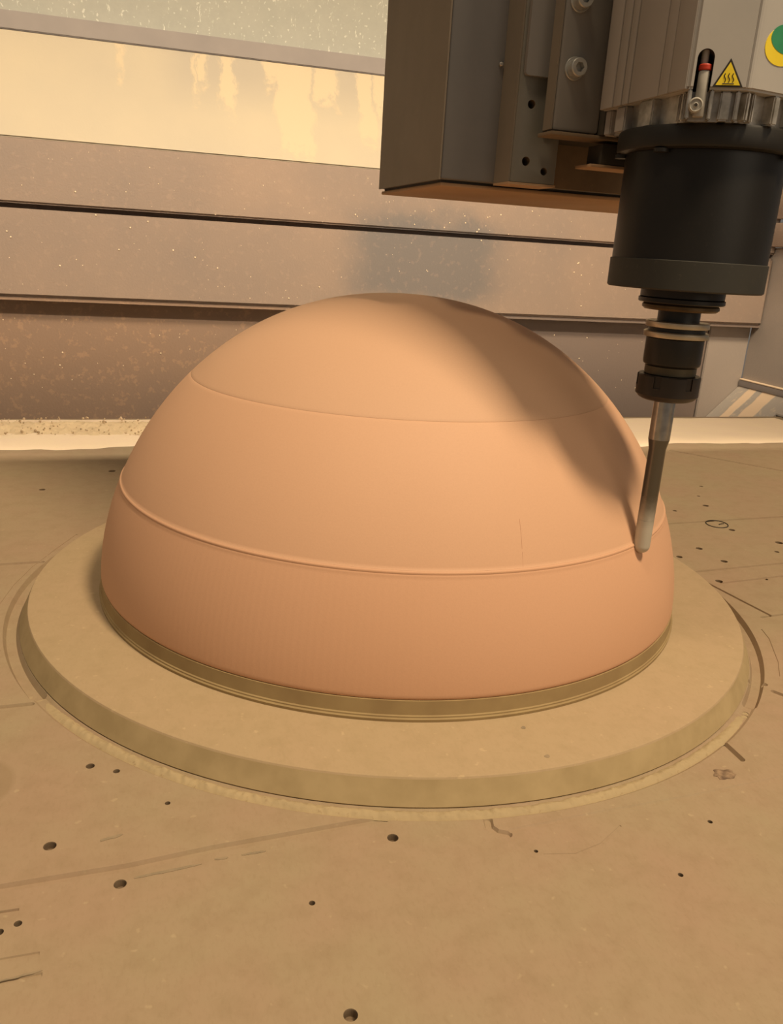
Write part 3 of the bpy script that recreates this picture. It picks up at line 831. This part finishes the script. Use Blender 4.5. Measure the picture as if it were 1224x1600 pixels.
for u, w, d in ((0.006, 0.003, 0.003), (0.0115, 0.0025, 0.004), (0.0265, 0.005, 0.0005), (0.05, 0.02, 0.001)):
    rib(P2 + tr * u - nr * d, nr, tr, w, 0.010)
# warning triangle on the chamfer
def ch_plate(name, poly, d0, d1, m, parent):
    bm = bmesh.new()
    a = [bm.verts.new((*on_ch(u, d0), z - SZ)) for u, z in poly]; b = [bm.verts.new((*on_ch(u, d1), z - SZ)) for u, z in poly]
    n = len(poly); bm.faces.new(a); bm.faces.new(b[::-1])
    for k in range(n): bm.faces.new((a[k], b[k], b[(k + 1) % n], a[(k + 1) % n]))
    return obj(name, bm, m, parent, smooth=False)
tri = [(0.0133, 0.4256), (0.0301, 0.4256), (0.0213, 0.4406)]
cen = (sum(p[0] for p in tri) / 3, sum(p[1] for p in tri) / 3)
wt = ch_plate('warning_label', tri, -0.0002, 0.0003, M['ink'], sp_)
ch_plate('yellow_field', [(cen[0] + (u - cen[0]) * 0.80, cen[1] + (z - cen[1]) * 0.80) for u, z in tri], 0.0002, 0.00045, M['yellow'], wt)
bm = bmesh.new()
for du in (-0.0020, 0.0002, 0.0024):
    pl = []
    for k in range(13):
        s = k / 12
        q = on_ch(cen[0] + du + 0.00055 * math.sin(s * 2 * PI), 0.0005)
        pl.append((q.x, q.y, 0.4281 + 0.0046 * s - SZ))
    add_tube(bm, pl, 0.00026, 6)
qa, qb = on_ch(cen[0] - 0.0030, 0.0005), on_ch(cen[0] + 0.0034, 0.0005)
add_tube(bm, [(qa.x, qa.y, 0.4274 - SZ), (qb.x, qb.y, 0.4274 - SZ)], 0.00024, 6)
obj('hot_surface_symbol', bm, M['ink'], wt)
# round sticker on the right face
def rf(u, d): return P2 + tr * u + nr * d
def rf_disc(name, pts, d0, d1, m, parent):
    bm = bmesh.new()
    a = [bm.verts.new((*rf(u, d0), z - SZ)) for u, z in pts]; b = [bm.verts.new((*rf(u, d1), z - SZ)) for u, z in pts]
    n = len(pts); bm.faces.new(a); bm.faces.new(b[::-1])
    for k in range(n): bm.faces.new((a[k], b[k], b[(k + 1) % n], a[(k + 1) % n]))
    return obj(name, bm, m, parent, smooth=False)
yp = [(0.0225 + 0.0150 * math.cos(2 * PI * k / 40), 0.4500 + 0.0105 * math.sin(2 * PI * k / 40) + 0.0015 * math.cos(2 * PI * k / 40)) for k in range(40)]
st = rf_disc('round_sticker', yp, -0.0002, 0.0003, M['yellow'], sp_)
gp_ = [(0.0250 + 0.0140 * math.cos(2 * PI * k / 40), 0.4535 + 0.0078 * math.sin(2 * PI * k / 40)) for k in range(40)]
rf_disc('green_field', gp_, 0.0002, 0.00045, M['green'], st)

# ------------------------------------------------------------------ tool holder and cutter
th = thing('tool_holder', 'dark steel tool holder with grooved rings and collet nut under spindle', 'tool holder', (AX.x, AX.y, 0.2325))
TZ = 0.2325
def tl_(name, prof, m, seg=56):
    return obj(name, lathe([(r, z - TZ) for r, z in prof], seg), m, th)
tl_('drive_ring', [(0.022, 0.3045), (0.0285, 0.3045), (0.0285, 0.3098), (0.022, 0.3098)], M['oxide'])
tl_('seal_ring', [(0.020, 0.3003), (0.0285, 0.3005), (0.0293, 0.3012), (0.0293, 0.3036), (0.028, 0.3044), (0.020, 0.3044)], M['oxide'])
tl_('bronze_ring', [(0.018, 0.2958), (0.0245, 0.2958), (0.0262, 0.2972), (0.0262, 0.2990), (0.025, 0.3002), (0.018, 0.3002)], M['brass'])
tl_('neck', [(0.0145, 0.2882), (0.0145, 0.2957), (0.010, 0.2957)], M['oxide'])
tl_('gripper_ring', [(0.0205, 0.2838), (0.0217, 0.2841), (0.0219, 0.2844), (0.0219, 0.2877), (0.0212, 0.2882), (0.016, 0.2882)], M['ground'])
tl_('gripper_groove', [(0.0196, 0.2812), (0.0196, 0.2838), (0.012, 0.2838)], M['oxide'])
tl_('gripper_ring', [(0.0210, 0.2769), (0.0222, 0.2772), (0.0224, 0.2775), (0.0224, 0.2806), (0.0217, 0.2812), (0.015, 0.2812)], M['ground'])
tl_('holder_body', [(0.0185, 0.2572), (0.0196, 0.2582), (0.0200, 0.2600), (0.0200, 0.2762), (0.0192, 0.2769), (0.012, 0.2769)], M['oxide'])
tl_('collar', [(0.0174, 0.2508), (0.0180, 0.2512), (0.0180, 0.2566), (0.0172, 0.2572), (0.010, 0.2572)], M['olive'])
# collet nut with wrench slots
nut = tl_('collet_nut', [(0.0090, 0.2325), (0.0170, 0.2325), (0.0196, 0.2338), (0.0221, 0.2365), (0.0221, 0.2500), (0.0214, 0.2507), (0.0170, 0.2507)], M['nut'], 72)
bmc = bmesh.new()
for k in range(6):
    a = 2 * PI * k / 6 + 0.62
    q = bmesh.ops.create_cube(bmc, size=1.0, matrix=Matrix.Rotation(a, 4, 'Z') @ Matrix.Translation((0.0241, 0, 0.2470 - TZ)) @ Matrix.Diagonal((0.006, 0.0052, 0.010, 1)))
carve(nut, [bmc])

ct = thing('ball_nose_cutter', 'slim bright steel ball nose cutter touching the side of the dome', 'milling cutter', (AX.x, AX.y, 0.113))
CZ = 0.113
rs, rt_ = 0.0077, 0.0062
obj('shank', lathe([(rs, 0.2030 - CZ), (rs, 0.2326 - CZ), (rs * 0.8, 0.2326 - CZ)], 40), M['chrome'], ct)
obj('neck', lathe([(rt_, 0.1402 - CZ), (rt_, 0.1955 - CZ), (rs, 0.2030 - CZ)], 40), M['dusty_tip'], ct)
bm = lathe([(0, 0)] + [(rt_ * math.sin(t), rt_ - rt_ * math.cos(t)) for t in [PI / 2 * k / 10 for k in range(1, 11)]] + [(rt_, 0.1401 - CZ)], 40)
obj('ball_tip', bm, M['dusty_tip'], ct)
